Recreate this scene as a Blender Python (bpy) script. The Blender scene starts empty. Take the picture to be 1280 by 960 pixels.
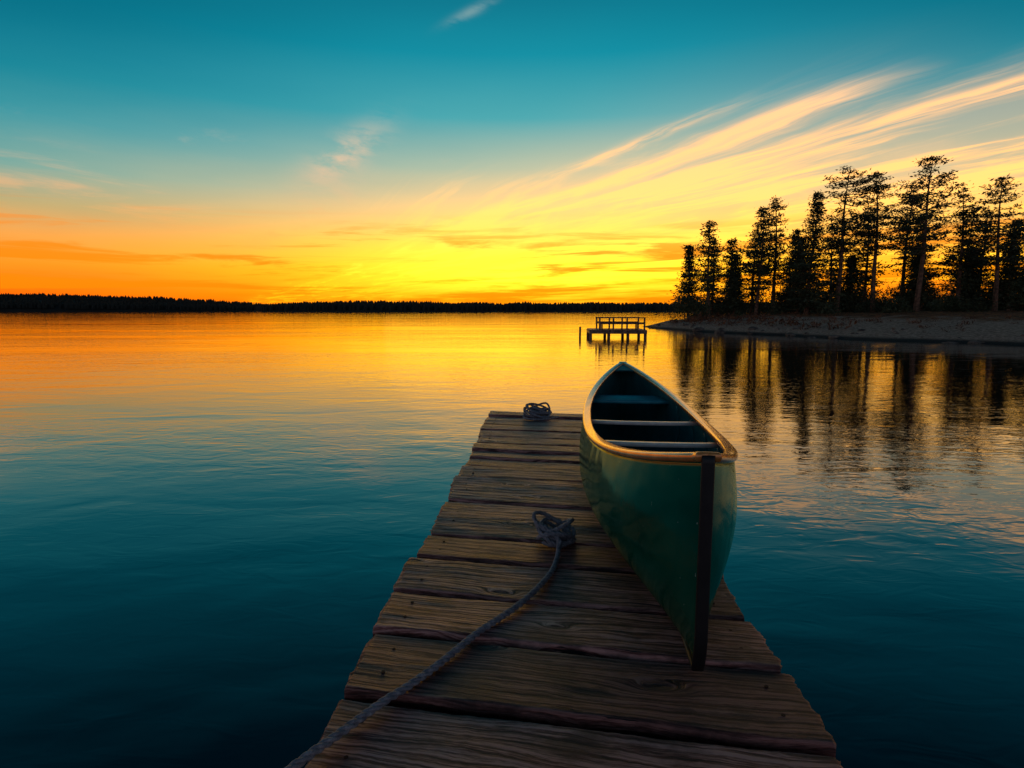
import bpy, math, random
import numpy as np
from mathutils import Vector, Matrix, noise
random.seed(7)
R=math.radians
scene=bpy.context.scene
scene.view_settings.view_transform='Standard'
scene.view_settings.look='None'
scene.view_settings.exposure=0
COL=scene.collection
SUN_AZ=R(0); SUN_EL=R(2)
DZ=0.35   # dock top above water

# ------------------------------------------------ helpers
class G:
    """tiny node-graph helper"""
    def __init__(s,nt): s.nt=nt; s.n=nt.nodes; s.l=nt.links
    def new(s,t,**k):
        n=s.n.new(t)
        for a,b in k.items(): setattr(n,a,b)
        return n
    def put(s,sock,v):
        if hasattr(v,'node'): s.l.new(v,sock)
        elif v is not None: sock.default_value=v
    def m(s,op,a,b=None,c=None,clamp=False):
        n=s.new('ShaderNodeMath',operation=op); n.use_clamp=clamp
        s.put(n.inputs[0],a)
        if b is not None: s.put(n.inputs[1],b)
        if c is not None: s.put(n.inputs[2],c)
        return n.outputs[0]
    def add(s,a,b): return s.m('ADD',a,b)
    def sub(s,a,b): return s.m('SUBTRACT',a,b)
    def mul(s,a,b): return s.m('MULTIPLY',a,b)
    def div(s,a,b): return s.m('DIVIDE',a,b)
    def gauss(s,x,c,w):
        d=s.div(s.sub(x,c),w); return s.m('POWER',2.71828,s.mul(s.mul(d,d),-1.0))
    def step(s,x,a,b,o0=0.0,o1=1.0):
        n=s.new('ShaderNodeMapRange',interpolation_type='SMOOTHSTEP')
        s.put(n.inputs[0],x)
        inv = a>b
        if inv: a,b,o0,o1=b,a,o1,o0
        n.inputs[1].default_value=a; n.inputs[2].default_value=b
        n.inputs[3].default_value=o0; n.inputs[4].default_value=o1
        return n.outputs[0]
    def xyz(s,x,y,z):
        n=s.new('ShaderNodeCombineXYZ')
        for i,v in enumerate((x,y,z)): s.put(n.inputs[i],v)
        return n.outputs[0]
    def sep(s,v):
        n=s.new('ShaderNodeSeparateXYZ'); s.put(n.inputs[0],v); return n.outputs
    def noise(s,vec,scale=1,detail=4,rough=.5,dist=0,col=False):
        n=s.new('ShaderNodeTexNoise'); s.put(n.inputs['Vector'],vec)
        n.inputs['Scale'].default_value=scale; n.inputs['Detail'].default_value=detail
        n.inputs['Roughness'].default_value=rough; n.inputs['Distortion'].default_value=dist
        return n.outputs['Color' if col else 'Fac']
    def vor(s,vec,scale=1,feature='F1',rnd=1):
        n=s.new('ShaderNodeTexVoronoi',feature=feature); s.put(n.inputs['Vector'],vec)
        n.inputs['Scale'].default_value=scale; n.inputs['Randomness'].default_value=rnd
        return n.outputs['Distance']
    def ramp(s,fac,stops,interp='LINEAR'):
        n=s.new('ShaderNodeValToRGB'); cr=n.color_ramp; cr.interpolation=interp
        s.put(n.inputs[0],fac)
        while len(cr.elements)<len(stops): cr.elements.new(.5)
        for e,(p,c) in zip(cr.elements,stops):
            e.position=p; e.color=(c[0],c[1],c[2],1)
        return n.outputs[0]
    def mix(s,f,a,b,mode='MIX'):
        n=s.new('ShaderNodeMix',data_type='RGBA',blend_type=mode)
        s.put(n.inputs[0],f)
        for i,v in ((6,a),(7,b)):
            if isinstance(v,tuple): v=(v[0],v[1],v[2],1)
            s.put(n.inputs[i],v)
        return n.outputs[2]
    def vmul(s,v,t):
        n=s.new('ShaderNodeVectorMath',operation='MULTIPLY'); s.put(n.inputs[0],v); n.inputs[1].default_value=t
        return n.outputs[0]
    def bump(s,h,strength=1,dist=.01,normal=None):
        n=s.new('ShaderNodeBump'); s.put(n.inputs['Height'],h)
        n.inputs['Strength'].default_value=strength; n.inputs['Distance'].default_value=dist
        if normal is not None: s.put(n.inputs['Normal'],normal)
        return n.outputs[0]

def mat(name):
    m=bpy.data.materials.new(name); m.use_nodes=True
    g=G(m.node_tree); b=g.n['Principled BSDF']
    return m,g,b
def simple(name,c1,c2,scale=8,rough=.6,metal=0,bump=.0,coat=0):
    m,g,b=mat(name)
    o=g.new('ShaderNodeTexCoord').outputs['Object']
    f=g.noise(o,scale,6,.6)
    f=g.step(f,.3,.7)
    g.put(b.inputs['Base Color'],g.mix(f,c1,c2))
    b.inputs['Roughness'].default_value=rough; b.inputs['Metallic'].default_value=metal
    b.inputs['Coat Weight'].default_value=coat
    if bump: g.put(b.inputs['Normal'],g.bump(g.noise(o,scale*5,5,.6),1,bump))
    return m
def obj(name,verts,faces,mats=(),smooth=False,parent=None,fm=None,attr=None):
    me=bpy.data.meshes.new(name); me.from_pydata([tuple(v) for v in verts],[],[tuple(f) for f in faces])
    for m in mats: me.materials.append(m)
    if fm is not None: me.polygons.foreach_set('material_index',fm)
    if smooth: me.polygons.foreach_set('use_smooth',[True]*len(me.polygons))
    if attr is not None:
        a=me.attributes.new('gc','FLOAT_VECTOR','POINT'); a.data.foreach_set('vector',np.array(attr,dtype=np.float32).ravel())
    me.update()
    o=bpy.data.objects.new(name,me); COL.objects.link(o)
    if parent: o.parent=parent
    return o
def empty(name,loc=(0,0,0),rz=0):
    o=bpy.data.objects.new(name,None); COL.objects.link(o); o.location=loc; o.rotation_euler=(0,0,rz)
    o.empty_display_size=.2
    return o
def sweep(path,prof,up=Vector((0,0,1)),closed_prof=True,cap=True):
    V=[];F=[];n=len(prof)
    P=[Vector(p) for p in path]
    for i,p in enumerate(P):
        t=(P[min(i+1,len(P)-1)]-P[max(i-1,0)]).normalized()
        s=t.cross(up); 
        if s.length<1e-4: s=Vector((1,0,0))
        s.normalize(); u=s.cross(t)
        for a,b in prof: V.append(p+s*a+u*b)
    for i in range(len(P)-1):
        for j in range(n):
            k=(j+1)%n
            F.append((i*n+j,i*n+k,(i+1)*n+k,(i+1)*n+j))
    if cap:
        F.append(tuple(range(n))[::-1]); F.append(tuple((len(P)-1)*n+j for j in range(n)))
    return V,F
def rrect(w,h,r,n=3):
    out=[]
    for cx,cy,a0 in ((w/2-r,h/2-r,0),(-w/2+r,h/2-r,90),(-w/2+r,-h/2+r,180),(w/2-r,-h/2+r,270)):
        for k in range(n+1):
            a=R(a0+90*k/n); out.append((cx+r*math.cos(a),cy+r*math.sin(a)))
    return out
def circ(r,n=10): return [(r*math.cos(2*math.pi*k/n),r*math.sin(2*math.pi*k/n)) for k in range(n)]
def merge(parts):
    V=[];F=[];M=[]
    for p in parts:
        v,f=p[0],p[1]; mi=p[2] if len(p)>2 else 0
        o=len(V); V+=list(v); F+=[tuple(i+o for i in q) for q in f]; M+=[mi]*len(f)
    return V,F,M
def catmull(pts,per=12):
    P=[Vector(p) for p in pts]; P=[P[0]*2-P[1]]+P+[P[-1]*2-P[-2]]
    out=[]
    for i in range(1,len(P)-2):
        for k in range(per):
            t=k/per; a,b,c,d=P[i-1],P[i],P[i+1],P[i+2]
            out.append(.5*((2*b)+(c-a)*t+(2*a-5*b+4*c-d)*t*t+(3*b-a-3*c+d)*t**3))
    out.append(P[-2]); return out
def resample(P,step):
    out=[P[0]];acc=0
    for a,b in zip(P[:-1],P[1:]):
        L=(b-a).length
        if L<1e-9: continue
        while acc+L>=step:
            f=(step-acc)/L; a=a+(b-a)*f; out.append(a.copy()); L=(b-a).length; acc=0
            if L<1e-9: break
        acc+=L
    return out

# ------------------------------------------------ world sky
def build_world():
    w=bpy.data.worlds.new("World"); scene.world=w; w.use_nodes=True
    g=G(w.node_tree); g.n.clear()
    out=g.new('ShaderNodeOutputWorld'); bg=g.new('ShaderNodeBackground')
    d=g.new('ShaderNodeTexCoord').outputs['Generated']
    x,y,z=g.sep(d)
    zc=g.m('MAXIMUM',z,0.0)
    az=g.m('ARCTAN2',x,y)
    side=g.ramp(zc,[(0,(1.0,.11,.002)),(.025,(1.1,.155,.003)),(.06,(1.12,.25,.016)),(.095,(.92,.35,.07)),(.135,(.48,.40,.19)),
        (.18,(.14,.40,.37)),(.24,(.010,.34,.41)),(.32,(.0,.26,.36)),(.43,(.0,.160,.24)),(.57,(.0,.032,.064)),(1,(.0,.007,.022))])
    glow=g.ramp(zc,[(0,(1.1,.20,.0)),(.03,(1.6,.54,.002)),(.07,(1.95,.84,.012)),(.11,(1.8,.86,.09)),(.16,(1.20,.72,.25)),
        (.22,(.48,.55,.39)),(.29,(.07,.40,.44)),(.37,(.002,.28,.375)),(.46,(.0,.150,.23)),(.59,(.0,.032,.064)),(1,(.0,.007,.022))])
    gf=g.gauss(az,.07,.50)
    hz=g.noise(g.xyz(g.mul(az,1.6),g.mul(zc,9.0),0),1.3,4,.5)
    gf=g.m('ADD',gf,g.mul(g.sub(hz,.5),.45),clamp=True)
    col=g.mix(gf,side,glow)
    # sky is deeper away from the sunset azimuth
    dk=g.mul(g.step(zc,.12,.42),g.step(g.m('ABSOLUTE',az),.12,.95))
    col=g.mix(g.mul(dk,.72),col,g.mix(1.0,col,(.28,.38,.46),'MULTIPLY'))
    # cloud plane coordinates (cirrus deck)
    zi=g.add(zc,.012)
    px=g.div(x,zi); py=g.div(y,zi)
    along=g.add(g.mul(px,-.462),g.mul(py,.887))
    acr=g.add(g.mul(px,.887),g.mul(py,.462))
    wob=g.noise(g.xyz(g.mul(along,.32),g.mul(acr,.45),0),1.0,4,.55)
    acw=g.add(acr,g.mul(g.sub(wob,.5),.85))
    ccol=g.ramp(zc,[(0,(1.3,.40,.002)),(.05,(1.9,.86,.015)),(.10,(1.95,.94,.09)),(.17,(1.75,.86,.22)),(.26,(1.40,.74,.31)),(.36,(1.05,.68,.42)),(.5,(.3,.4,.42))])
    big=g.noise(g.xyz(g.mul(along,.28),g.mul(acr,.55),6.6),1.0,3,.5,.3)
    bigm=g.step(big,.36,.56,.30,1.0)
    n1=g.noise(g.xyz(g.mul(along,.20),g.mul(acw,1.25),3.1),1.7,7,.60,.35)
    n2=g.noise(g.xyz(g.mul(along,.42),g.mul(acw,4.0),8.4),1.5,6,.62,.3)
    n4=g.noise(g.xyz(g.mul(along,.60),g.mul(acw,11.0),2.4),1.5,5,.62,.2)
    fine=g.step(n4,.36,.60,.50,1.0)
    d1=g.step(n1,.45,.64); d2=g.step(n2,.44,.66)
    env=g.mul(g.step(acr,2.1,3.0),g.step(acr,16.0,7.0))
    env=g.mul(env,g.step(y,.0,.3))
    farf=g.m('MAXIMUM',g.step(along,1.0,2.6),g.mul(g.step(acr,2.6,3.2),.85))
    env=g.mul(env,farf)
    dens=g.mul(g.m('ADD',g.mul(g.mul(d1,bigm),1.0),g.mul(g.mul(d2,d1),.7)),env)
    s1=g.mul(g.gauss(acw,2.66,.11),g.mul(g.step(along,1.35,2.1),g.step(along,8.5,4.0)))
    s1b=g.mul(g.gauss(acw,2.98,.06),g.mul(g.step(along,1.6,2.8),g.step(along,8.0,4.0)))
    s2=g.mul(g.gauss(acw,3.15,.09),g.mul(g.step(along,.5,.95),g.step(along,3.4,2.0)))
    s3=g.mul(g.gauss(acw,2.30,.05),g.mul(g.step(along,1.9,2.5),g.step(along,5.0,3.4)))
    brk=g.step(n2,.32,.54)
    dens=g.m('ADD',dens,g.mul(g.mul(g.m('ADD',g.add(s1,g.add(g.mul(s1b,.8),g.mul(s2,.95))),g.mul(s3,.6)),brk),1.3))
    dens=g.mul(dens,fine)
    veil=g.mul(g.mul(g.step(acr,1.4,3.6),g.step(acr,16.0,5.0)),g.mul(g.step(y,0,.3),g.mul(farf,.28)))
    dens=g.m('ADD',dens,veil,clamp=True)
    dens=g.mul(dens,g.step(zc,.48,.33))
    # low fan of streaks
    fa=g.add(az,.42); phi=g.m('ARCTAN2',g.add(zc,.006),fa)
    rr=g.m('SQRT',g.add(g.mul(fa,fa),g.mul(zc,zc)))
    n3=g.noise(g.xyz(g.add(g.mul(phi,11.0),g.mul(g.sub(wob,.5),1.8)),g.mul(rr,3.0),4.4),1.35,6,.60,.6)
    fan=g.mul(g.mul(g.step(n3,.46,.62),g.step(zc,.24,.10)),g.mul(g.step(phi,.80,.42),g.step(rr,.16,.42)))
    fan=g.mul(fan,g.step(y,.1,.5))
    dens=g.m('ADD',dens,g.mul(fan,.85),clamp=True)
    col=g.mix(g.mul(dens,.94),col,ccol)
    # scattered wisps
    nw=g.noise(g.xyz(g.add(g.mul(along,.55),3.0),g.mul(acr,.9),5.7),1.15,7,.62,.3)
    nf=g.noise(g.xyz(g.add(g.mul(az,10.0),g.mul(zc,-16.0)),g.add(g.mul(zc,34.0),g.mul(az,9.0)),1.7),1.0,6,.62,.25)
    wis=g.mul(g.step(nw,.58,.80),g.step(nf,.38,.66))
    wis=g.mul(g.mul(wis,g.step(zc,.05,.12)),g.mul(g.step(zc,.62,.40),.5))
    dg=g.sub(zc,g.add(.232,g.mul(g.add(az,.262),.55)))
    w1=g.mul(g.mul(g.gauss(az,-.262,.055),g.gauss(dg,.0,.026)),g.step(nf,.34,.62))
    w3=g.mul(g.mul(g.gauss(az,-.33,.08),g.gauss(dg,-.055,.022)),g.step(nf,.42,.68))
    dh=g.sub(zc,g.add(.424,g.mul(g.add(az,.05),.35)))
    w4=g.mul(g.mul(g.gauss(az,-.062,.034),g.gauss(dh,.0,.006)),g.step(nf,.35,.6))
    lw=g.noise(g.xyz(g.add(g.mul(az,3.0),g.mul(zc,5.0)),g.mul(zc,22.0),9.0),1.2,6,.62,.5)
    w2=g.mul(g.mul(g.step(lw,.48,.70),g.gauss(zc,.150,.045)),g.step(az,-.32,-.52))
    wis=g.m('ADD',wis,g.add(g.add(g.mul(w1,.75),g.mul(w3,.40)),g.add(g.mul(w2,.60),g.mul(w4,.36))),clamp=True)
    wc=g.ramp(zc,[(0,(.9,.3,.05)),(.12,(1.05,.44,.11)),(.2,(.96,.58,.34)),(.35,(.50,.60,.52)),(.6,(.25,.4,.42))])
    col=g.mix(wis,col,wc)
    # low deep-orange bars in the glow
    nb=g.noise(g.xyz(g.add(g.mul(az,2.6),g.mul(zc,-9.0)),g.mul(zc,34.0),2.2),1.4,6,.62,.6)
    bars=g.mul(g.step(nb,.49,.62),g.mul(g.step(zc,.16,.08),g.step(y,.2,.6)))
    col=g.mix(g.mul(bars,.80),col,(1.05,.27,.002))
    hot=g.mul(g.mul(g.gauss(az,.08,.28),g.gauss(zc,.064,.040)),g.step(nb,.58,.42))
    col=g.mix(g.mul(hot,.85),col,(2.4,1.36,.06))
    # eastern dusk sky behind the viewer
    back=g.ramp(zc,[(0,(.29,.22,.25)),(.15,(.30,.26,.32)),(.35,(.16,.21,.29)),(.6,(.0,.040,.075)),(1,(.0,.007,.022))])
    col=g.mix(g.step(y,.25,-.45),col,back)
    col=g.mix(g.step(z,-.001,-.05),col,(.01,.03,.04))
    sky=g.new('ShaderNodeTexSky'); sky.sky_type='NISHITA'; sky.sun_disc=False
    sky.sun_elevation=SUN_EL; sky.sun_rotation=SUN_AZ; sky.dust_density=2
    col=g.mix(1.0,col,g.mix(1.0,sky.outputs[0],(.002,.002,.002),'MULTIPLY'),'ADD')
    g.put(bg.inputs[0],col); bg.inputs[1].default_value=1.0
    g.l.new(bg.outputs[0],out.inputs[0])
    try:
        w.cycles.sampling_method='MANUAL'; w.cycles.sample_map_resolution=512
    except Exception: pass
build_world()
sd=Vector((math.sin(SUN_AZ)*math.cos(SUN_EL),math.cos(SUN_AZ)*math.cos(SUN_EL),math.sin(SUN_EL)))
L=bpy.data.lights.new('sun','SUN'); L.energy=.012; L.angle=R(24); L.color=(1,.50,.14)
lo=bpy.data.objects.new('sun',L); COL.objects.link(lo); lo.rotation_euler=sd.to_track_quat('Z','Y').to_euler(); lo.location=(0,60,40)

# ------------------------------------------------ water
def build_water():
    m,g,b=mat('lake_water')
    o=g.new('ShaderNodeTexCoord').outputs['Object']
    a=g.noise(g.vmul(o,(.5,1.0,1)),1.0,2,.5,.6)
    c=g.noise(g.vmul(o,(.8,1.7,1)),4.2,2,.55,.8)
    e=g.noise(g.vmul(o,(.05,.12,1)),1.0,2,.5,.3)
    calm=g.step(g.noise(g.vmul(o,(.03,.10,1)),1.0,3,.5,.5),.38,.60,.12,1.0)
    h=g.add(g.mul(a,.012),g.mul(g.mul(c,.0050),calm))
    h=g.add(h,g.mul(e,.04))
    g.put(b.inputs['Normal'],g.bump(h,1,1.0))
    b.inputs['Base Color'].default_value=(.0006,.004,.007,1)
    b.inputs['Roughness'].default_value=.02; b.inputs['IOR'].default_value=1.88
    S=7000
    ys=[-200,-20,0,20,60,200,800,S]; xs=[-S,-800,-60,0,60,800,S]
    V=[(x,y,0) for y in ys for x in xs]; n=len(xs)
    F=[(j*n+i,j*n+i+1,(j+1)*n+i+1,(j+1)*n+i) for j in range(len(ys)-1) for i in range(n-1)]
    obj('lake_water',V,F,[m])
build_water()

# ------------------------------------------------ dock
def wood_mat(name,dark,mid,light,attr=True,wet=.5):
    m,g,b=mat(name)
    if attr:
        at=g.new('ShaderNodeAttribute',attribute_name='gc').outputs['Vector']
    else: at=g.new('ShaderNodeTexCoord').outputs['Object']
    x,y,z=g.sep(at)
    kv=g.xyz(g.mul(x,1.3),g.mul(y,3.6),z)
    kd=g.vor(kv,1.25)
    knot=g.m('POWER',2.71828,g.mul(g.mul(kd,kd),-55.0))
    n=g.noise(g.xyz(g.mul(x,.9),g.mul(y,3.2),z),1.6,2,.5)
    n2=g.noise(g.xyz(g.mul(x,5),g.mul(y,12),z),1.5,3,.5)
    fld=g.add(g.add(y,g.mul(n,.10)),g.add(g.mul(knot,.075),g.mul(n2,.012)))
    ring=g.m('SINE',g.mul(fld,330.0))
    ring=g.add(g.mul(ring,.5),.5)
    ring2=g.add(g.mul(g.m('SINE',g.mul(fld,131.0)),.5),.5)
    fib=g.noise(g.xyz(g.mul(x,6.0),g.mul(fld,190.0),z),1.0,5,.72)
    crk=g.noise(g.xyz(g.mul(x,3.2),g.mul(fld,55.0),g.add(z,5.0)),1.0,4,.6)
    crack=g.step(crk,.345,.315)
    blot=g.noise(g.xyz(g.mul(x,2.6),g.mul(y,5.0),g.add(z,9.0)),1.2,6,.65)
    pit=g.noise(g.xyz(g.mul(x,30),g.mul(y,220.0),z),1.0,3,.6)
    hh=g.add(g.mul(ring,.15),g.add(g.mul(ring2,.15),g.add(g.mul(fib,.90),g.mul(pit,.22))))
    hr=g.step(hh,.50,.84)
    c=g.ramp(hr,[(.0,dark),(.45,mid),(1,light)])
    c=g.mix(g.step(blot,.43,.62,.0,.75),c,dark)
    tone=g.noise(g.xyz(0.0,0.0,g.mul(z,3.7)),2.0,0,.5)
    c=g.mix(1.0,c,g.ramp(tone,[(.30,(.52,.40,.38)),(.5,(1.0,.88,.88)),(.70,(1.45,1.24,1.24))]),'MULTIPLY')
    c=g.mix(g.mul(g.step(knot,.45,.8),.85),c,(.012,.006,.006))
    c=g.mix(crack,c,(.004,.002,.002))
    g.put(b.inputs['Base Color'],c)
    g.put(b.inputs['Roughness'],g.step(hh,.4,.9,.62,.36))
    b.inputs['Specular IOR Level'].default_value=wet
    hb=g.sub(hh,g.mul(crack,.9)); hb=g.sub(hb,g.mul(g.step(knot,.5,.9),.8))
    g.put(b.inputs['Normal'],g.bump(hb,1,.0075))
    return m
WOOD=wood_mat('weathered_plank',(.026,.009,.008),(.225,.082,.068),(.66,.39,.35),wet=.55)
BEAM=wood_mat('dock_beam',(.015,.010,.008),(.05,.032,.026),(.10,.07,.06),attr=False)
IRON=simple('rusty_iron',(.03,.02,.016),(.10,.05,.03),60,.7,.6,.002)
def xL(Y): return -.55+.0558*(Y-1.45)
def xR(Y): return .880+.074*(Y-1.5)
def build_dock():
    root=empty('wooden_dock',(0,0,0))
    B=[-3.0,-2.65,-2.3,-1.94,-1.6,-1.24,-.9,-.55,-.2,.15,.42,.70,1.03,1.39,1.755,2.125,2.46,2.80,3.11,3.40,3.71,4.0,4.27,4.56,4.84,5.12,5.4,5.68,5.97,6.25,6.53,6.8,7.06]
    SK=.255; V=[];F=[];A=[]
    nails=[]
    rnd=random.Random(3)
    for i in range(len(B)-1):
        a,b=B[i]+.014+rnd.uniform(0,.007),B[i+1]-.014-rnd.uniform(0,.007)
        near=.9<a<4.2
        nx=220 if near else 60
        nw=30 if near else 10
        ext0=rnd.uniform(-.026,.018); ext1=rnd.uniform(-.02,.026); th=.05
        sk0=SK+rnd.uniform(-.012,.012); sk1=SK+rnd.uniform(-.012,.012)
        zt=rnd.uniform(-.010,.010); tilt=rnd.uniform(-.018,.018)
        seed=i*3.71
        prof=[(0,-th),(0,-th*.5),(0,-.014),(.006,-.007),(.016,-.0025)]
        prof+=[(.034+.932*k/nw,0) for k in range(nw+1)]
        prof+=[(.984,-.0025),(.994,-.007),(1,-.014),(1,-th*.5),(1,-th)]
        n=len(prof); base=len(V)
        p00=Vector((xL(a)+ext0,a)); p01=Vector((xR(a-SK)+ext1,a-sk0)); p10=Vector((xL(b)+ext0,b)); p11=Vector((xR(b-SK)+ext1,b-sk1))
        W=b-a; Ln=(p01-p00).length
        chip=rnd.random()<.35; cw=rnd.uniform(.1,.9)
        for j in range(nx+1):
            s=j/nx
            lo=p00.lerp(p01,s); hi=p10.lerp(p11,s)
            e0=noise.noise(Vector((s*2.6,seed,0)))*.008+noise.noise(Vector((s*14,seed,1)))*.004+noise.noise(Vector((s*60,seed,1)))*.0025
            e1=noise.noise(Vector((s*2.6,seed,5)))*.008+noise.noise(Vector((s*14,seed,6)))*.004+noise.noise(Vector((s*60,seed,6)))*.0025
            for (w,zz) in prof:
                p=lo.lerp(hi,w)
                y=p.y+e0*(1-w)*1.0+e1*w
                xx=p.x
                endn=noise.noise(Vector((w*7,seed,9)))*.016+noise.noise(Vector((w*30,seed,9)))*.012
                if j in (0,nx): xx+=endn
                if chip and j==0: xx+=.03*max(0,1-abs(w-cw)*7)
                zo=0
                if zz==0:
                    zo=noise.noise(Vector((s*4,w*2.5,seed)))*.005+noise.noise(Vector((s*9,w*16,seed)))*.0018
                zo+=tilt*(w-.5) + zt + .004*(abs(2*s-1)**3)
                if j in(0,nx) and zz>-.02: zo-=.004
                V.append((xx,y,DZ+zz+zo)); A.append((s*Ln,(w*W+zz*.5),seed))
        for j in range(nx):
            for k in range(n):
                k2=(k+1)%n
                F.append((base+j*n+k,base+j*n+k2,base+(j+1)*n+k2,base+(j+1)*n+k))
        F.append(tuple(base+k for k in range(n))[::-1]); F.append(tuple(base+nx*n+k for k in range(n)))
        for s in (.07,.93):
            for w in (.3,.72):
                p=p00.lerp(p01,s).lerp(p10.lerp(p11,s),w); nails.append((p.x,p.y,DZ+zt+tilt*(w-.5)))
    F=[f[::-1] for f in F]
    o=obj('planks',V,F,[WOOD],True,root,attr=A)
    parts=[]
    for (x,y,z) in nails:
        v,f=sweep([(x,y,z-.006),(x,y,z+.0045)],circ(.0065,8),up=Vector((0,1,0)))
        parts.append((v,f))
    v,f,_=merge(parts); obj('nails',v,f,[IRON],False,root)
    parts=[]
    for off,side in ((.05,0),(-.05,1),(0,2)):
        fx=[lambda Y:xL(Y)+.07,lambda Y:xR(Y)-.075,lambda Y:(xL(Y)+xR(Y))/2][side]
        Y0,Y1=-3.0,(6.98,6.74,6.86)[side]
        v,f=sweep([(fx(Y0),Y0,DZ-.160),(fx(Y1),Y1,DZ-.160)],rrect(.06,.17,.006,1)); parts.append((v,f))
    v,f=sweep([(xL(7)+.05,6.93,DZ-.165),(xR(7)-.05,6.69,DZ-.165)],rrect(.05,.16,.006,1)); parts.append((v,f))
    for Y in (-2,.6,3.0,5.2,6.6):
        for fx in (lambda Y:xL(Y)+.15,lambda Y:xR(Y)-.16):
            v,f=sweep([(fx(Y),Y,-1.2),(fx(Y)+.01,Y,DZ-.075)],circ(.075,14),up=Vector((0,1,0))); parts.append((v,f))
    v,f,_=merge(parts); obj('beams_and_posts',v,f,[BEAM],False,root)
build_dock()

# ------------------------------------------------ ropes
def rope_mat():
    m,g,b=mat('braided_rope')
    o=g.new('ShaderNodeTexCoord').outputs['Object']
    f=g.noise(o,45,5,.6); f2=g.noise(o,400,3,.6)
    c=g.ramp(f,[(.3,(.10,.115,.15)),(.55,(.26,.28,.33)),(.75,(.46,.48,.52))])
    g.put(b.inputs['Base Color'],g.mix(g.mul(g.step(f2,.55,.4),.5),c,(.05,.055,.07)))
    b.inputs['Roughness'].default_value=.5
    g.put(b.inputs['Normal'],g.bump(f2,.8,.0015))
    return m
ROPE=rope_mat()
def rope(name,path,rad,parent=None,pitch=None,step=.006):
    P=resample(path,step); rs=rad*.58; ro=rad*.46; pitch=pitch or rad*7
    ns=[];t0=(P[1]-P[0]).normalized(); n=t0.orthogonal().normalized()
    for i in range(len(P)):
        t=(P[min(i+1,len(P)-1)]-P[max(i-1,0)]).normalized()
        n=(n-t*n.dot(t)).normalized(); ns.append((t,n,t.cross(n)))
    V=[];F=[];K=7
    for s in range(3):
        base=len(V)
        for i,p in enumerate(P):
            t,n,b=ns[i]; a=2*math.pi*(i*step/pitch+s/3)
            c=p+(n*math.cos(a)+b*math.sin(a))*ro
            for k in range(K):
                q=2*math.pi*k/K; V.append(c+(n*math.cos(q)+b*math.sin(q))*rs)
        for i in range(len(P)-1):
            for k in range(K):
                k2=(k+1)%K
                F.append((base+i*K+k,base+i*K+k2,base+(i+1)*K+k2,base+(i+1)*K+k))
    return obj(name,V,F,[ROPE],True,parent)
def coil(cx,cy,z0,R0,loops,rad,seed,flat=.5,hmax=.07,elong=1.2,per=14,off=.22,rmin=.55):
    r=random.Random(seed); pts=[]
    ang0=r.uniform(0,6)
    for L_ in range(loops):
        tiltx,tilty=r.uniform(-flat,flat),r.uniform(-flat,flat)
        ox,oy=r.uniform(-off,off)*R0,r.uniform(-off,off)*R0
        rr=R0*r.uniform(rmin,1.0); zb=z0+rad+hmax*(L_/max(1,loops-1))*.75
        for k in range(per):
            a=ang0+2*math.pi*k/per; wob=1+.10*math.sin(3*a+L_)
            x=rr*wob*math.cos(a)*elong; y=rr*wob*math.sin(a)
            z=zb+x*tiltx+y*tilty+rad*.3*math.sin(2*a+L_)
            pts.append((cx+ox+x,cy+oy+y,max(z0+rad*1.02,z)))
    Q=[Vector(p) for p in pts]
    for _ in range(2):
        Q=[Q[0]]+[(Q[i-1]+Q[i]*2+Q[i+1])/4 for i in range(1,len(Q)-1)]+[Q[-1]]
    for q in Q: q.z=max(q.z,z0+rad*1.02)
    return Q
RT=empty('mooring_rope')
zr=DZ+.007
rad=.0132
line=[(.235,2.93,zr+.05),(.232,2.86,zr+.03),(.222,2.78,zr+rad+.003),(.185,2.62,zr+rad),(.118,2.46,zr+rad),(.03,2.30,zr+rad),(-.06,2.17,zr+rad+.002),(-.119,2.095,zr+rad),(-.19,1.98,zr+rad),
      (-.254,1.873,zr+rad),(-.33,1.765,zr+rad),(-.389,1.69,zr+rad+.002),(-.45,1.605,zr+rad),(-.50,1.53,zr+rad),(-.545,1.46,zr+rad+.003),(-.60,1.38,zr-.0),(-.635,1.30,zr-.10),(-.64,1.25,zr-.25),(-.63,1.22,-.05),(-.6,1.2,-.3)]
rope('rope_line',catmull(line,10),rad,RT)
rope('rope_knot',catmull(coil(.215,2.99,zr,.090,7,rad*.85,5,.75,.085,1.15),5),rad*.85,RT)
rope('knot_wrap',catmull([(.135,2.975,zr+.03),(.150,2.925,zr+.06),(.21,2.895,zr+.08),(.28,2.915,zr+.065),(.303,2.985,zr+.035),(.275,3.055,zr+.07),(.2,3.065,zr+.10),(.155,3.0,zr+.095),(.20,2.925,zr+.08),(.235,2.885,zr+.05),(.235,2.86,zr+.018)],8),rad,RT)
RC=empty('rope_coil')
rope('coil_loops',catmull(coil(.285,6.70,zr,.150,9,.0115,31,.60,.10,1.08,16,.20,.62),5),.0120,RC,step=.01)
rope('coil_tail',catmull([(.16,6.70,zr+.03),(.13,6.6,zr+.014),(.18,6.48,zr+.013),(.31,6.44,zr+.013),(.43,6.50,zr+.013),(.52,6.60,zr+.013)],8),.0120,RC,step=.01)

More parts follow.
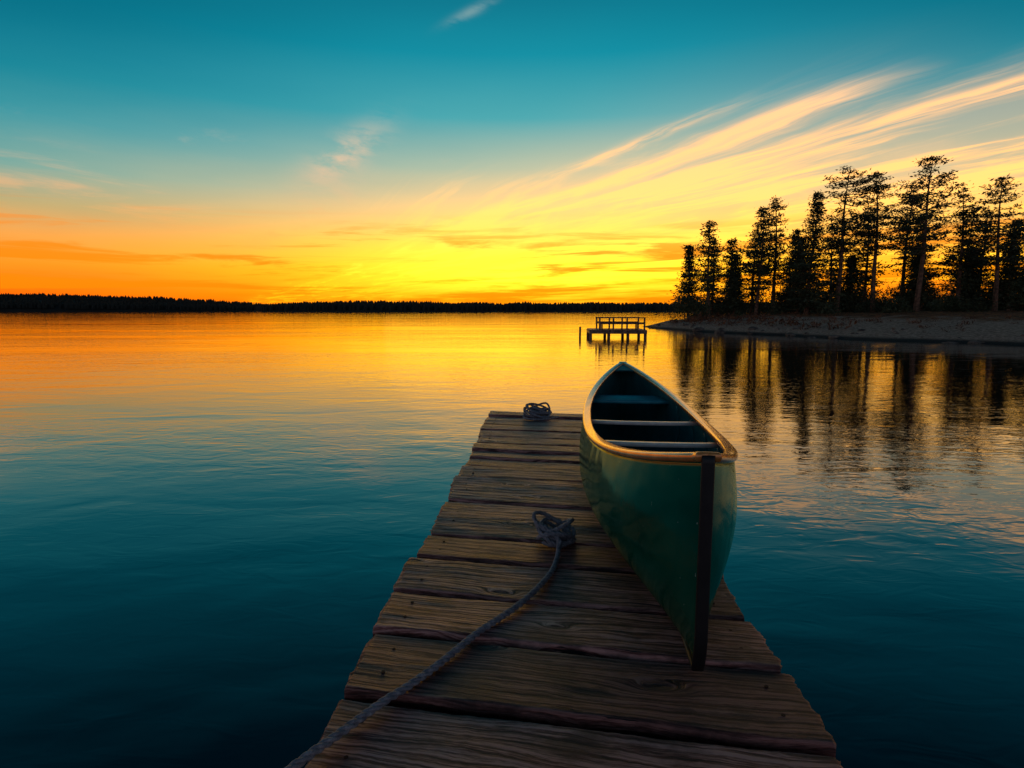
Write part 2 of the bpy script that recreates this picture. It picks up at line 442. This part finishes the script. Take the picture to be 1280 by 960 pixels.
# ------------------------------------------------ canoe
def build_canoe():
    C0=Vector((.612,1.83,DZ+.014)); ang=-math.atan2(.474,4.04); LN=4.07
    root=empty('canoe',C0,ang)
    def W(t): return .405*(max(0,1-abs(2*t-1)**2.3))**.82
    def Gz(t):
        e=abs(2*t-1); return .485+(.235 if t<.5 else .175)*e**2.2
    INS=.035
    def sec(t,a):
        e_=abs(2*t-1); w=W(t); gz=Gz(t)
        ex=2.7-1.15*e_**2.2
        zb=gz*(.55+.10*e_)
        if a<.72:
            q=a/.72*math.pi/2
            x=w*math.sin(q)**(2/ex); z=zb*(1-max(0,math.cos(q))**(2/ex))
        else:
            f=(a-.72)/.28; x=w*(1-.085*f**1.5); z=zb+(gz-zb)*f
        roc=.010*e_**4
        y=t*LN
        k=max(0,1-z/.14); edge=max(0,(e_-.86)/.14)
        ins=INS*k*k*edge
        y+= ins if t<.5 else -ins*4
        return x,y,z+roc
    NS=90;NA=30
    ts=[.5-.5*math.cos(math.pi*i/NS) for i in range(NS+1)]
    V=[];F=[]
    n=2*NA+1
    for t in ts:
        for k in range(-NA,NA+1):
            x,y,z=sec(t,abs(k)/NA); x=max(x,.0035) if k else 0
            V.append((x*(1 if k>=0 else -1),y,z))
    for i in range(NS):
        for k in range(n-1):
            F.append((i*n+k,(i+1)*n+k,(i+1)*n+k+1,i*n+k+1))
    # metallic-flake green gelcoat: coloured gloss over green body
    m,g,b=mat('green_hull_gelcoat')
    o=g.new('ShaderNodeTexCoord').outputs['Object']
    nz=g.noise(o,2.5,4,.5); 
    c=g.mix(g.step(nz,.35,.65),(.001,.072,.044),(.003,.110,.068))
    ox,oy,oz=g.sep(o)
    sc=g.step(g.noise(g.vmul(o,(1,3,22)),6,5,.7,.4),.71,.74)
    sp=g.step(g.noise(g.vmul(o,(3,10,4)),9,3,.6),.72,.745)
    scuff=g.m('ADD',g.mul(sc,.30),sp,clamp=True)
    c=g.mix(g.mul(scuff,.8),c,(.38,.45,.40))
    low_dark=g.mul(g.step(oz,.32,.0),g.noise(g.vmul(o,(1,1,2)),7,6,.65))  # hull colour darker towards the keel, broken up by noise
    c=g.mix(g.mul(low_dark,1.0),c,(.004,.016,.012))
    nrm=g.bump(g.add(g.noise(o,3.0,2,.5),g.mul(g.noise(o,120,3,.6),.008)),1,.016)
    df=g.new('ShaderNodeBsdfDiffuse'); g.put(df.inputs[0],c); g.put(df.inputs['Normal'],nrm)
    gl=g.new('ShaderNodeBsdfAnisotropic'); gl.inputs['Color'].default_value=(.72,.92,.72,1)
    g.put(gl.inputs['Roughness'],g.step(g.noise(o,11,5,.6),.3,.8,.08,.19)); g.put(gl.inputs['Normal'],nrm)
    fr=g.new('ShaderNodeFresnel'); fr.inputs[0].default_value=1.55; g.put(fr.inputs['Normal'],nrm)
    mx=g.new('ShaderNodeMixShader'); g.put(mx.inputs[0],g.m('MINIMUM',g.mul(fr.outputs[0],.95),.70))
    g.l.new(df.outputs[0],mx.inputs[1]); g.l.new(gl.outputs[0],mx.inputs[2])
    g.l.new(mx.outputs[0],g.n['Material Output'].inputs[0]); g.n.remove(b)
    hull_m=m
    inner=simple('hull_interior',(.010,.085,.095),(.022,.14,.15),9,.45,0,.0006)
    trim=simple('varnished_gunwale_sunset_tint',(.62,.21,.045),(.92,.42,.12),14,.27,.40,.0003,.6)  # varnished wood trim; orange sunset reflection put into its base colour
    bar=simple('thwart_aluminium',(.68,.64,.60),(.80,.76,.72),20,.34,.20,.0003)
    seatm=simple('seat_blue',(.02,.24,.32),(.03,.33,.42),12,.35,0,.0006)
    black=simple('black_rubber',(.003,.004,.005),(.010,.010,.011),20,.5,0,.0005)
    h=obj('hull',V,F,[hull_m,inner],True,root)
    me=h.data
    ctr=me.polygons[NA//2+ (n-1)*(NS//2)]
    if ctr.normal.z>0 : me.flip_normals()
    s=h.modifiers.new('thick','SOLIDIFY'); s.thickness=.010; s.offset=-1; s.material_offset=1; s.material_offset_rim=1
    parts=[]
    for sgn in (-1,1):
        path=[]
        for t in ts[1:-1]:
            x,y,z=sec(t,1); path.append((sgn*max(x-.013,.013),y,z+.003))
        e0=(sgn*.012,-.004,Gz(0)+.012); e1=(sgn*.012,LN+.004,Gz(1)+.012)
        v,f=sweep([e0]+path+[e1],rrect(.056,.030,.012,3)); parts.append((v,f))
    v,f,_=merge(parts); obj('gunwales',v,f,[trim],True,root)
    for nm,t0,t1,mm in (('stern_deck',.002,.062,trim),('bow_deck',.93,.998,inner)):
        V2=[];F2=[];K=10
        for j in range(K+1):
            t=t0+(t1-t0)*j/K; x,y,z=sec(t,1); x=max(x-.010,.002)
            for q in range(-3,4): V2.append((x*q/3,y,z+.004+.006*(1-(q/3)**2)))
        for j in range(K):
            for q in range(6): F2.append((j*7+q,j*7+q+1,(j+1)*7+q+1,(j+1)*7+q))
        d=obj(nm,V2,F2,[mm],True,root); s=d.modifiers.new('t','SOLIDIFY'); s.thickness=.006
    for nm,y,drop,wd in (('thwart_near',1.27,.022,.050),('thwart_far',2.02,.022,.050)):
        t=y/LN; x,_,z=sec(t,1); x-=.012
        v,f=sweep([(-x,y,z-drop),(-x*.5,y,z-drop-.004),(0,y,z-drop-.005),(x*.5,y,z-drop-.004),(x,y,z-drop)],rrect(wd,.022,.007,3)); obj(nm,v,f,[bar],True,root)
    for nm,y,dp in (('bow_seat',3.22,.30),('stern_seat',.72,.20)):
        V2=[];F2=[];K=8;zz=Gz(y/LN)-(.085 if nm=='bow_seat' else .14)
        for j in range(K+1):
            yy=y-dp/2+dp*j/K; x,_,_z=sec(yy/LN,.86); x-=.008
            for q in range(-5,6):
                dish=-.016*math.cos(q/5*math.pi/2)*math.sin(math.pi*j/K)
                V2.append((x*q/5,yy,zz+dish))
        for j in range(K):
            for q in range(10): F2.append((j*11+q,j*11+q+1,(j+1)*11+q+1,(j+1)*11+q))
        d=obj(nm,V2,F2,[seatm],True,root); s=d.modifiers.new('t','SOLIDIFY'); s.thickness=.028
    parts=[]
    for y in (1.0,1.45,1.9,2.35,2.8):
        t=y/LN; path=[]
        for k in range(-20,21):
            a=abs(k)/20*.92; x,yy,z=sec(t,a); nx_=.014
            path.append(Vector(((1 if k>=0 else -1)*max(0,x-nx_),y,z+nx_*(1-a))))
        v,f=sweep(path,rrect(.010,.034,.003,2),up=Vector((0,1,0))); parts.append((v,f))
    v,f,_=merge(parts); obj('ribs',v,f,[inner],True,root)
    for nm,tt in (('stern_stem_band',0),('bow_stem_band',1)):
        path=[]
        for k in range(31):
            z=.0+ (Gz(tt)+.012)*k/30
            kk=max(0,1-z/.14); ins=INS*kk*kk
            y=(ins-.004) if tt==0 else LN-ins*4+.004
            path.append((0,y,z+.006))
        pre=[(0,(INS+.03+.5*(1-q/6)) if tt==0 else LN-INS*4-.03-.5*(1-q/6),.001+.006*(q/6)**2) for q in range(6)]
        v,f=sweep(pre+path,rrect(.018,.042,.008,3),up=Vector((1,0,0)))
        obj(nm,v,f,[black],True,root)
build_canoe()

# ------------------------------------------------ small swimming platform
def build_platform():
    root=empty('swimming_platform',(5.95,34.6,0),R(-4))
    m=wood_mat('platform_wood',(.03,.018,.012),(.12,.07,.045),(.26,.16,.11),attr=False)
    parts=[]
    hw,dp=1.55,1.3
    for i in range(9):
        y=-dp+i*(2*dp/8.0); parts.append(sweep([(-hw,y,.46),(hw,y,.46)],rrect(.27,.05,.008,1)))
    for y in (-dp-.10,dp+.10): parts.append(sweep([(-hw-.03,y,.36),(hw+.03,y,.36)],rrect(.06,.20,.008,1)))
    for x in (-hw,0,hw): parts.append(sweep([(x,-dp-.06,.34),(x,dp+.06,.34)],rrect(.06,.14,.008,1)))
    for x in (-hw+.05,-.5,.55,hw-.05):
        for y in (-dp,dp): parts.append(sweep([(x,y,-.8),(x,y,.44)],circ(.085,10),up=Vector((0,1,0))))
    for x in (-1.0,-.25,.5,1.45):
        for y in (-dp+.05,dp-.05): parts.append(sweep([(x,y,.48),(x,y,1.12)],rrect(.09,.09,.01,1),up=Vector((0,1,0))))
    for y in (-dp+.05,dp-.05):
        parts.append(sweep([(-1.08,y,1.14),(1.53,y,1.14)],rrect(.13,.05,.01,1)))
        parts.append(sweep([(-1.05,y+.055,.84),(1.5,y+.055,.84)],rrect(.035,.11,.006,1)))
    for y in (-.4,0,.4): parts.append(sweep([(-.9,y,.80),(1.3,y,.80)],rrect(.30,.045,.01,1)))
    for x in (-.8,1.2): parts.append(sweep([(x,-.5,.63),(x,.5,.63)],rrect(.06,.30,.01,1)))
    parts.append(sweep([(-2.05,-.2,-.8),(-2.03,-.2,.62)],circ(.06,10),up=Vector((0,1,0))))
    v,f,_=merge(parts); obj('deck_rails_and_bench',v,f,[m],False,root)
build_platform()

# ------------------------------------------------ peninsula terrain
SH=[(11.9,51),(13.3,46.5),(15,41),(17,35.5),(19.5,30.8),(22.6,26.8),(29,23),(42,19),(70,14),(220,2),(220,160),(60,98),(24,78),(13.5,62)]
A_=np.array(SH,float); B_=np.roll(A_,-1,axis=0)
def sdist(px,py):
    P=np.array([px,py]); d=B_-A_; t=np.clip(((P-A_)*d).sum(1)/(d*d).sum(1),0,1)
    c=A_+d*t[:,None]; D=np.sqrt(((P-c)**2).sum(1)).min()
    ins=False
    for (x1,y1),(x2,y2) in zip(A_,B_):
        if (y1>py)!=(y2>py) and px<(x2-x1)*(py-y1)/(y2-y1)+x1: ins=not ins
    return D if ins else -D
def ground(x,y):
    d=sdist(x,y)+noise.noise(Vector((x*.25,y*.25,0)))*.8+noise.noise(Vector((x*1.1,y*1.1,3)))*.25
    if d<0: return max(-1.0,d*.25)
    h=.26*(1-math.exp(-d/.7))+1.28*(1-math.exp(-max(0,d-.6)/9))
    return h+noise.noise(Vector((x*.5,y*.5,7)))*.16*min(1,d/3)+noise.noise(Vector((x*2.3,y*2.3,7)))*.05*min(1,d/2)
def build_land():
    xs=list(np.arange(8,60,.42))+list(np.arange(60,222,6)); ys=list(np.arange(0,22,1.5))+list(np.arange(22,70,.42))+list(np.arange(70,165,6))
    V=[(x,y,ground(x,y)) for y in ys for x in xs]; n=len(xs)
    F=[(j*n+i,j*n+i+1,(j+1)*n+i+1,(j+1)*n+i) for j in range(len(ys)-1) for i in range(n-1)]
    m,g,b=mat('sandy_shore_ground')
    o=g.new('ShaderNodeTexCoord').outputs['Object']; x,y,z=g.sep(o)
    nz=g.noise(o,.5,6,.62); fine=g.noise(g.vmul(o,(1,1,4)),6,6,.7)
    sand=g.mix(g.step(fine,.35,.65),(.27,.165,.11),(.72,.50,.36))
    grass=g.mix(g.step(g.noise(o,3.0,6,.7),.35,.65),(.045,.020,.009),(.42,.16,.040))
    f=g.step(g.add(z,g.mul(g.sub(nz,.5),1.3)),.85,1.15)
    c=g.mix(f,sand,grass)
    wet=g.step(z,.20,.06); c=g.mix(wet,c,(.022,.015,.011))
    g.put(b.inputs['Base Color'],c); b.inputs['Roughness'].default_value=.9
    g.put(b.inputs['Normal'],g.bump(g.add(fine,g.noise(o,30,4,.6)),1,.09))
    obj('shore_ground',V,F,[m],True)
    r=random.Random(9); parts=[]
    stone=simple('shore_stone',(.05,.038,.03),(.22,.17,.13),3,.85,0,.02)
    for _ in range(600):
        x=r.uniform(12,50);y=r.uniform(20,54); d=sdist(x,y)
        if not(-.5<d<3.0): continue
        s=r.choice([.08,.10,.14,.2,.3])*r.uniform(.7,1.3)*(1 if d<1 else .6); z=ground(x,y)
        vv=[];ff=[];sd_=r.uniform(0,99)
        for a in range(5):
            for k in range(8):
                th=math.pi*(a+.5)/5; ph=2*math.pi*k/8
                q=Vector((math.sin(th)*math.cos(ph)*1.3,math.sin(th)*math.sin(ph),math.cos(th)*.65))
                q*=s*(1+.45*noise.noise(q*1.7+Vector((sd_,0,0)))); vv.append((x+q.x,y+q.y,z+q.z*.9))
        for a in range(4):
            for k in range(8): ff.append((a*8+k,(a+1)*8+k,(a+1)*8+(k+1)%8,a*8+(k+1)%8))
        ff.append(tuple(range(8))); ff.append(tuple(32+k for k in range(8))[::-1])
        parts.append((vv,ff))
    v,f,_=merge(parts); obj('shore_rocks',v,f,[stone],True)
build_land()

# ------------------------------------------------ vegetation
def leaf_mat(name,c1,c2,c3):
    m,g,b=mat(name)
    o=g.new('ShaderNodeTexCoord').outputs['Object']
    f=g.noise(o,.9,3,.6); f2=g.noise(o,7,2,.6)
    c=g.ramp(g.add(g.mul(f,.6),g.mul(f2,.4)),[(.32,c1),(.5,c2),(.68,c3)])
    g.put(b.inputs['Base Color'],c); b.inputs['Roughness'].default_value=.7
    return m
NEED=leaf_mat('pine_needles',(.016,.026,.012),(.045,.062,.024),(.11,.105,.035))
BARK=simple('pine_bark',(.07,.04,.025),(.30,.15,.085),5,.9,0,.02)
BRUSH=leaf_mat('dry_brush',(.02,.02,.010),(.14,.05,.018),(.34,.12,.035))
def tuft(V,F,M,c,size,n,r,flat=.6,mi=1,sp=.55,spz=.55):
    for _ in range(n):
        d=Vector((r.gauss(0,1),r.gauss(0,1),r.gauss(0,flat)))
        if d.length<1e-3: continue
        d.normalize(); o=c+Vector((r.gauss(0,1),r.gauss(0,1),r.gauss(0,spz)))*size*sp
        s=d.cross(Vector((r.gauss(0,1),r.gauss(0,1),r.gauss(0,1)))); 
        if s.length<1e-3: continue
        s.normalize(); L_=size*r.uniform(.5,1.1); w=L_*r.uniform(.11,.22)
        k=len(V); V+= [o-s*w*.6,o+d*L_*.55-s*w,o+d*L_,o+d*L_*.45+s*w]
        F.append((k,k+1,k+2,k+3)); M.append(mi)
def tube(V,F,M,P,rads,K=6,mi=0):
    k0=len(V)
    for i,p in enumerate(P):
        t=(P[min(i+1,len(P)-1)]-P[max(i-1,0)]).normalized(); a=t.orthogonal().normalized(); b=t.cross(a)
        if i==0: ref=a
        a=(ref-t*ref.dot(t)).normalized(); b=t.cross(a); ref=a
        for k in range(K):
            q=2*math.pi*k/K; V.append(p+(a*math.cos(q)+b*math.sin(q))*rads[i])
    for i in range(len(P)-1):
        for k in range(K):
            k2=(k+1)%K; F.append((k0+i*K+k,k0+i*K+k2,k0+(i+1)*K+k2,k0+(i+1)*K+k)); M.append(mi)
def tree_geo(V,F,M,x,y,ztop,style,seed,wide=1.0,dens=1.0):
    r=random.Random(seed); z0=ground(x,y)-.1; H=ztop-z0
    ph=r.uniform(0,6); lean=r.uniform(-.05,.05)
    def tp(h): return Vector((x+lean*h+.016*H*math.sin(h*.5+ph)*(h/H),y+.009*H*math.cos(h*.45+ph)*(h/H),z0+h))
    n=16; P=[tp(H*i/n) for i in range(n+1)]; r0=.0145*H+.04
    tube(V,F,M,P,[r0*(1.25 if i==0 else 1)*(1-.94*(i/n)**1.1) for i in range(n+1)],8)
    if style=='spruce': c0,Rm=r.uniform(.08,.16),H*.235*wide
    elif style=='mid': c0,Rm=r.uniform(.18,.30),H*.26*wide
    else: c0,Rm=r.uniform(.34,.44),H*.28*wide
    h=.12*H
    while h<c0*H:
        a=r.uniform(0,6.28); L_=r.uniform(.2,.9); p=tp(h); d=Vector((math.cos(a),math.sin(a),r.uniform(-.2,.2)))
        tube(V,F,M,[p,p+d*L_*.5,p+d*L_+Vector((0,0,-.08))],[.02,.012,.005],4); h+=r.uniform(.2,.6)
    h=c0*H; lopa=r.uniform(0,6.28)
    while h<H*.985:
        t=(h/H-c0)/(1-c0)
        if style=='spruce': prof=(1-t)**1.0*(.70+.30*math.sin(min(1,t*6)*math.pi/2))
        elif style=='mid': prof=(min(1,.45+t*2.4))*(1-t)**.82
        else: prof=(min(1,.42+t*2.1))*(1-t*.999)**.60
        nb=r.choice([3,3,4,5]) if style!='spruce' else r.choice([4,5,5])
        a0=r.uniform(0,6.283)
        for q_ in range(nb):
            irr=r.choice([.30,.55,.85,1.0,1.25])*r.uniform(.85,1.1) if style!='spruce' else r.uniform(.45,1.2)
            a=a0+6.283*q_/nb+r.uniform(-.5,.5)
            irr*=1+.25*math.cos(a-lopa+h*.35)
            Lb=max(.16,Rm*prof*irr)
            el=(.45*(t-.45)+r.uniform(-.12,.12)) if style!='spruce' else (-.25+.5*t+r.uniform(-.08,.08))
            d=Vector((math.cos(a),math.sin(a),el)); p=tp(h)
            up=.14 if style!='spruce' else .10
            Q=[p+d*Lb*s+Vector((0,0,up*Lb*s*s-.05*Lb*math.sin(s*3))) for s in (0,.35,.7,1)]
            br=.014+.014*Lb
            tube(V,F,M,Q,[br,br*.7,br*.4,br*.15],4)
            m_=max(3,int(Lb*6.4*dens))
            s0=.15 if style=='spruce' else (.25 if style=='mid' else .34)
            for j in range(m_):
                s=s0+(1-s0)*(j+r.random())/m_
                c=p+d*Lb*s+Vector((0,0,up*Lb*s*s+.03))
                lat=Vector((-math.sin(a),math.cos(a),0))*r.gauss(0,.19)*Lb*(1.15-s*.5)
                tuft(V,F,M,c+lat,r.uniform(.24,.38),int(r.uniform(7,11)*dens),r,.45,1,.62,.34)
        h+=H*(.025 if style=='spruce' else .034)*r.uniform(.5,1.6)
    tuft(V,F,M,tp(H*.985),.22,16,r,1.2)
TR=[(16.9,58,7.6,'spruce',.9),(18.2,56,9.7,'mid',.95),(19.8,60,8.6,'mid',.9),(21.2,59,8.4,'mid',.85),(22.2,55,10.7,'mid',1.0),(24.6,57,12.0,'mid',1.05),
    (25.3,52,11.4,'spruce',1.05),(27.4,59,9.3,'spruce',.9),(28.4,53,13.8,'pine',1.1),(29.9,57,9.6,'mid',.8),(34.9,60,11.6,'mid',.9),(31.0,52,13.1,'pine',.95),(36.0,56,12.4,'pine',.85),(33.4,50,13.9,'pine',1.1),
    (37.2,55,10.2,'mid',.9),(38.3,52,11.8,'mid',.95),(44.6,58,11.0,'mid',.9),(39.9,50,12.2,'pine',1.1),(44.5,54,9.3,'spruce',.95),(38.6,45.3,5.4,'spruce',1.6),
    (46.1,52,11.5,'pine',1),(47,48,12.3,'pine',1),(53,52,12.4,'mid',1),(60,56,13,'pine',1),(52,44,9,'spruce',1),
    (20.6,56,6.6,'spruce',1.1),(23.4,59,9.9,'mid',1.0),(26.4,56,8.2,'spruce',1.1),(31.9,59,10.2,'mid',.9),(41.6,56,10.8,'mid',.95),(42.6,52,8.2,'spruce',1.1),
    (30.6,55,6.4,'spruce',1.2),(35.3,53,7.0,'spruce',1.1),(40.9,54,7.0,'spruce',1.2)]
for i,(x,y,zt,st,wd) in enumerate(TR):
    V=[];F=[];M=[]
    tree_geo(V,F,M,x,y,zt,st,100+i,wd)
    obj('pine_tree' if i==0 else 'pine_tree.%03d'%i,V,F,[BARK,NEED],False,None,M)
def build_under():
    r=random.Random(77); V=[];F=[];M=[]
    for _ in range(430):
        x=r.uniform(15.5,66); y=r.uniform(47,74)
        d=sdist(x,y)
        if d<3: continue
        if x<24 and y<52: continue
        z=ground(x,y); hh=r.uniform(.5,1.3)*(1 if y<54 else 2.1)
        if r.random()<.16: hh*=1.7
        w=hh*r.uniform(.5,.9)
        for j in range(int(14+hh*14)):
            t=r.random()
            c=Vector((x+r.gauss(0,.45)*w*(1.2-t),y+r.gauss(0,.45)*w*(1.2-t),z+t*hh))
            tuft(V,F,M,c,.30,6,r,.9,0)
    obj('forest_undergrowth',V,F,[NEED],False,None,M)
    V=[];F=[];M=[]
    for _ in range(900):
        x=r.uniform(12.5,50); y=r.uniform(26,58); d=sdist(x,y)
        if not (1.9<d<12): continue
        if x>24 and (r.random()<.55 or d<4.5): continue
        z=ground(x,y); s=r.uniform(.10,.26)*(1.5 if x<20 else .7)
        for _k in range(5): tuft(V,F,M,Vector((x+r.gauss(0,s),y+r.gauss(0,s),z+r.uniform(0,s))),s,7,r,1.3,0)
    obj('dry_grass_and_brush',V,F,[BRUSH],False,None,M)
build_under()

# ------------------------------------------------ distant shore
def build_far():
    r=random.Random(5)
    m,g,b=mat('distant_forest'); o=g.new('ShaderNodeTexCoord').outputs['Object']
    g.put(b.inputs['Base Color'],g.mix(g.noise(o,.05,4,.6),(.010,.014,.012),(.030,.034,.026))); b.inputs['Roughness'].default_value=.95
    V=[];F=[]
    def shore(x):
        L_=[(-1700,880,38),(-1100,900,35),(-770,900,31),(-590,900,25),(-470,900,18),(-380,890,12.5),(-300,720,13.5),(-240,700,16),(-150,700,16),(-60,700,13.5),(60,700,13.5),(190,700,13),(320,705,14.5),(700,720,18),(1700,760,26)]
        for a,b_ in zip(L_[:-1],L_[1:]):
            if a[0]<=x<=b_[0]:
                f=(x-a[0])/(b_[0]-a[0]); return a[1]+(b_[1]-a[1])*f, a[2]+(b_[2]-a[2])*f
        return 760,20
    xs=np.arange(-1690,1690,14.0); rows=[(-4,-.3),(4,.0),(30,.45),(75,.75),(160,1.0),(420,.8)]
    for x in xs:
        yy,hh=shore(x); crest=max(1.2,hh-8)
        for q,(dy,f) in enumerate(rows): V.append((x,yy+dy+6*noise.noise(Vector((x*.02,0,q))),-.8 if f<0 else .7+crest*f*(1+.25*noise.noise(Vector((x*.012,q,3))))))
    n=len(rows)
    for i in range(len(xs)-1):
        for q in range(n-1): F.append((i*n+q,(i+1)*n+q,(i+1)*n+q+1,i*n+q+1))
    for _ in range(9000):
        x=r.uniform(-1680,1500) if r.random()<.3 else r.uniform(-900,450)
        yy,hh=shore(x); crest=max(1.2,hh-8); f=r.random()**1.3
        y=yy+6+f*150; zb=.5+crest*min(1,(.25+f*.85)); H=r.uniform(4.5,8.0)*(1+.28*noise.noise(Vector((x*.03,0,0)))); w=r.uniform(1.3,2.6)
        k=len(V); K=5; a0=r.random()*6
        for q in range(K): V.append((x+w*math.cos(a0+q*6.283/K),y+w*math.sin(a0+q*6.283/K),zb-1.5))
        for q in range(K): V.append((x+w*.75*math.cos(a0+q*6.283/K),y+w*.75*math.sin(a0+q*6.283/K),zb+H*.55))
        V.append((x+r.uniform(-.4,.4),y,zb+H))
        for q in range(K):
            q2=(q+1)%K; F.append((k+q,k+q2,k+K+q2,k+K+q)); F.append((k+K+q,k+K+q2,k+2*K))
    obj('distant_treeline',V,F,[m],False)
build_far()

# ------------------------------------------------ camera
cam=bpy.data.cameras.new('camera'); co=bpy.data.objects.new('camera',cam); COL.objects.link(co)
cam.sensor_width=36; cam.lens=750/1280*36; cam.clip_start=.05; cam.clip_end=20000
co.location=(0,0,DZ+1.2); co.rotation_euler=(R(83),0,0)
scene.camera=co
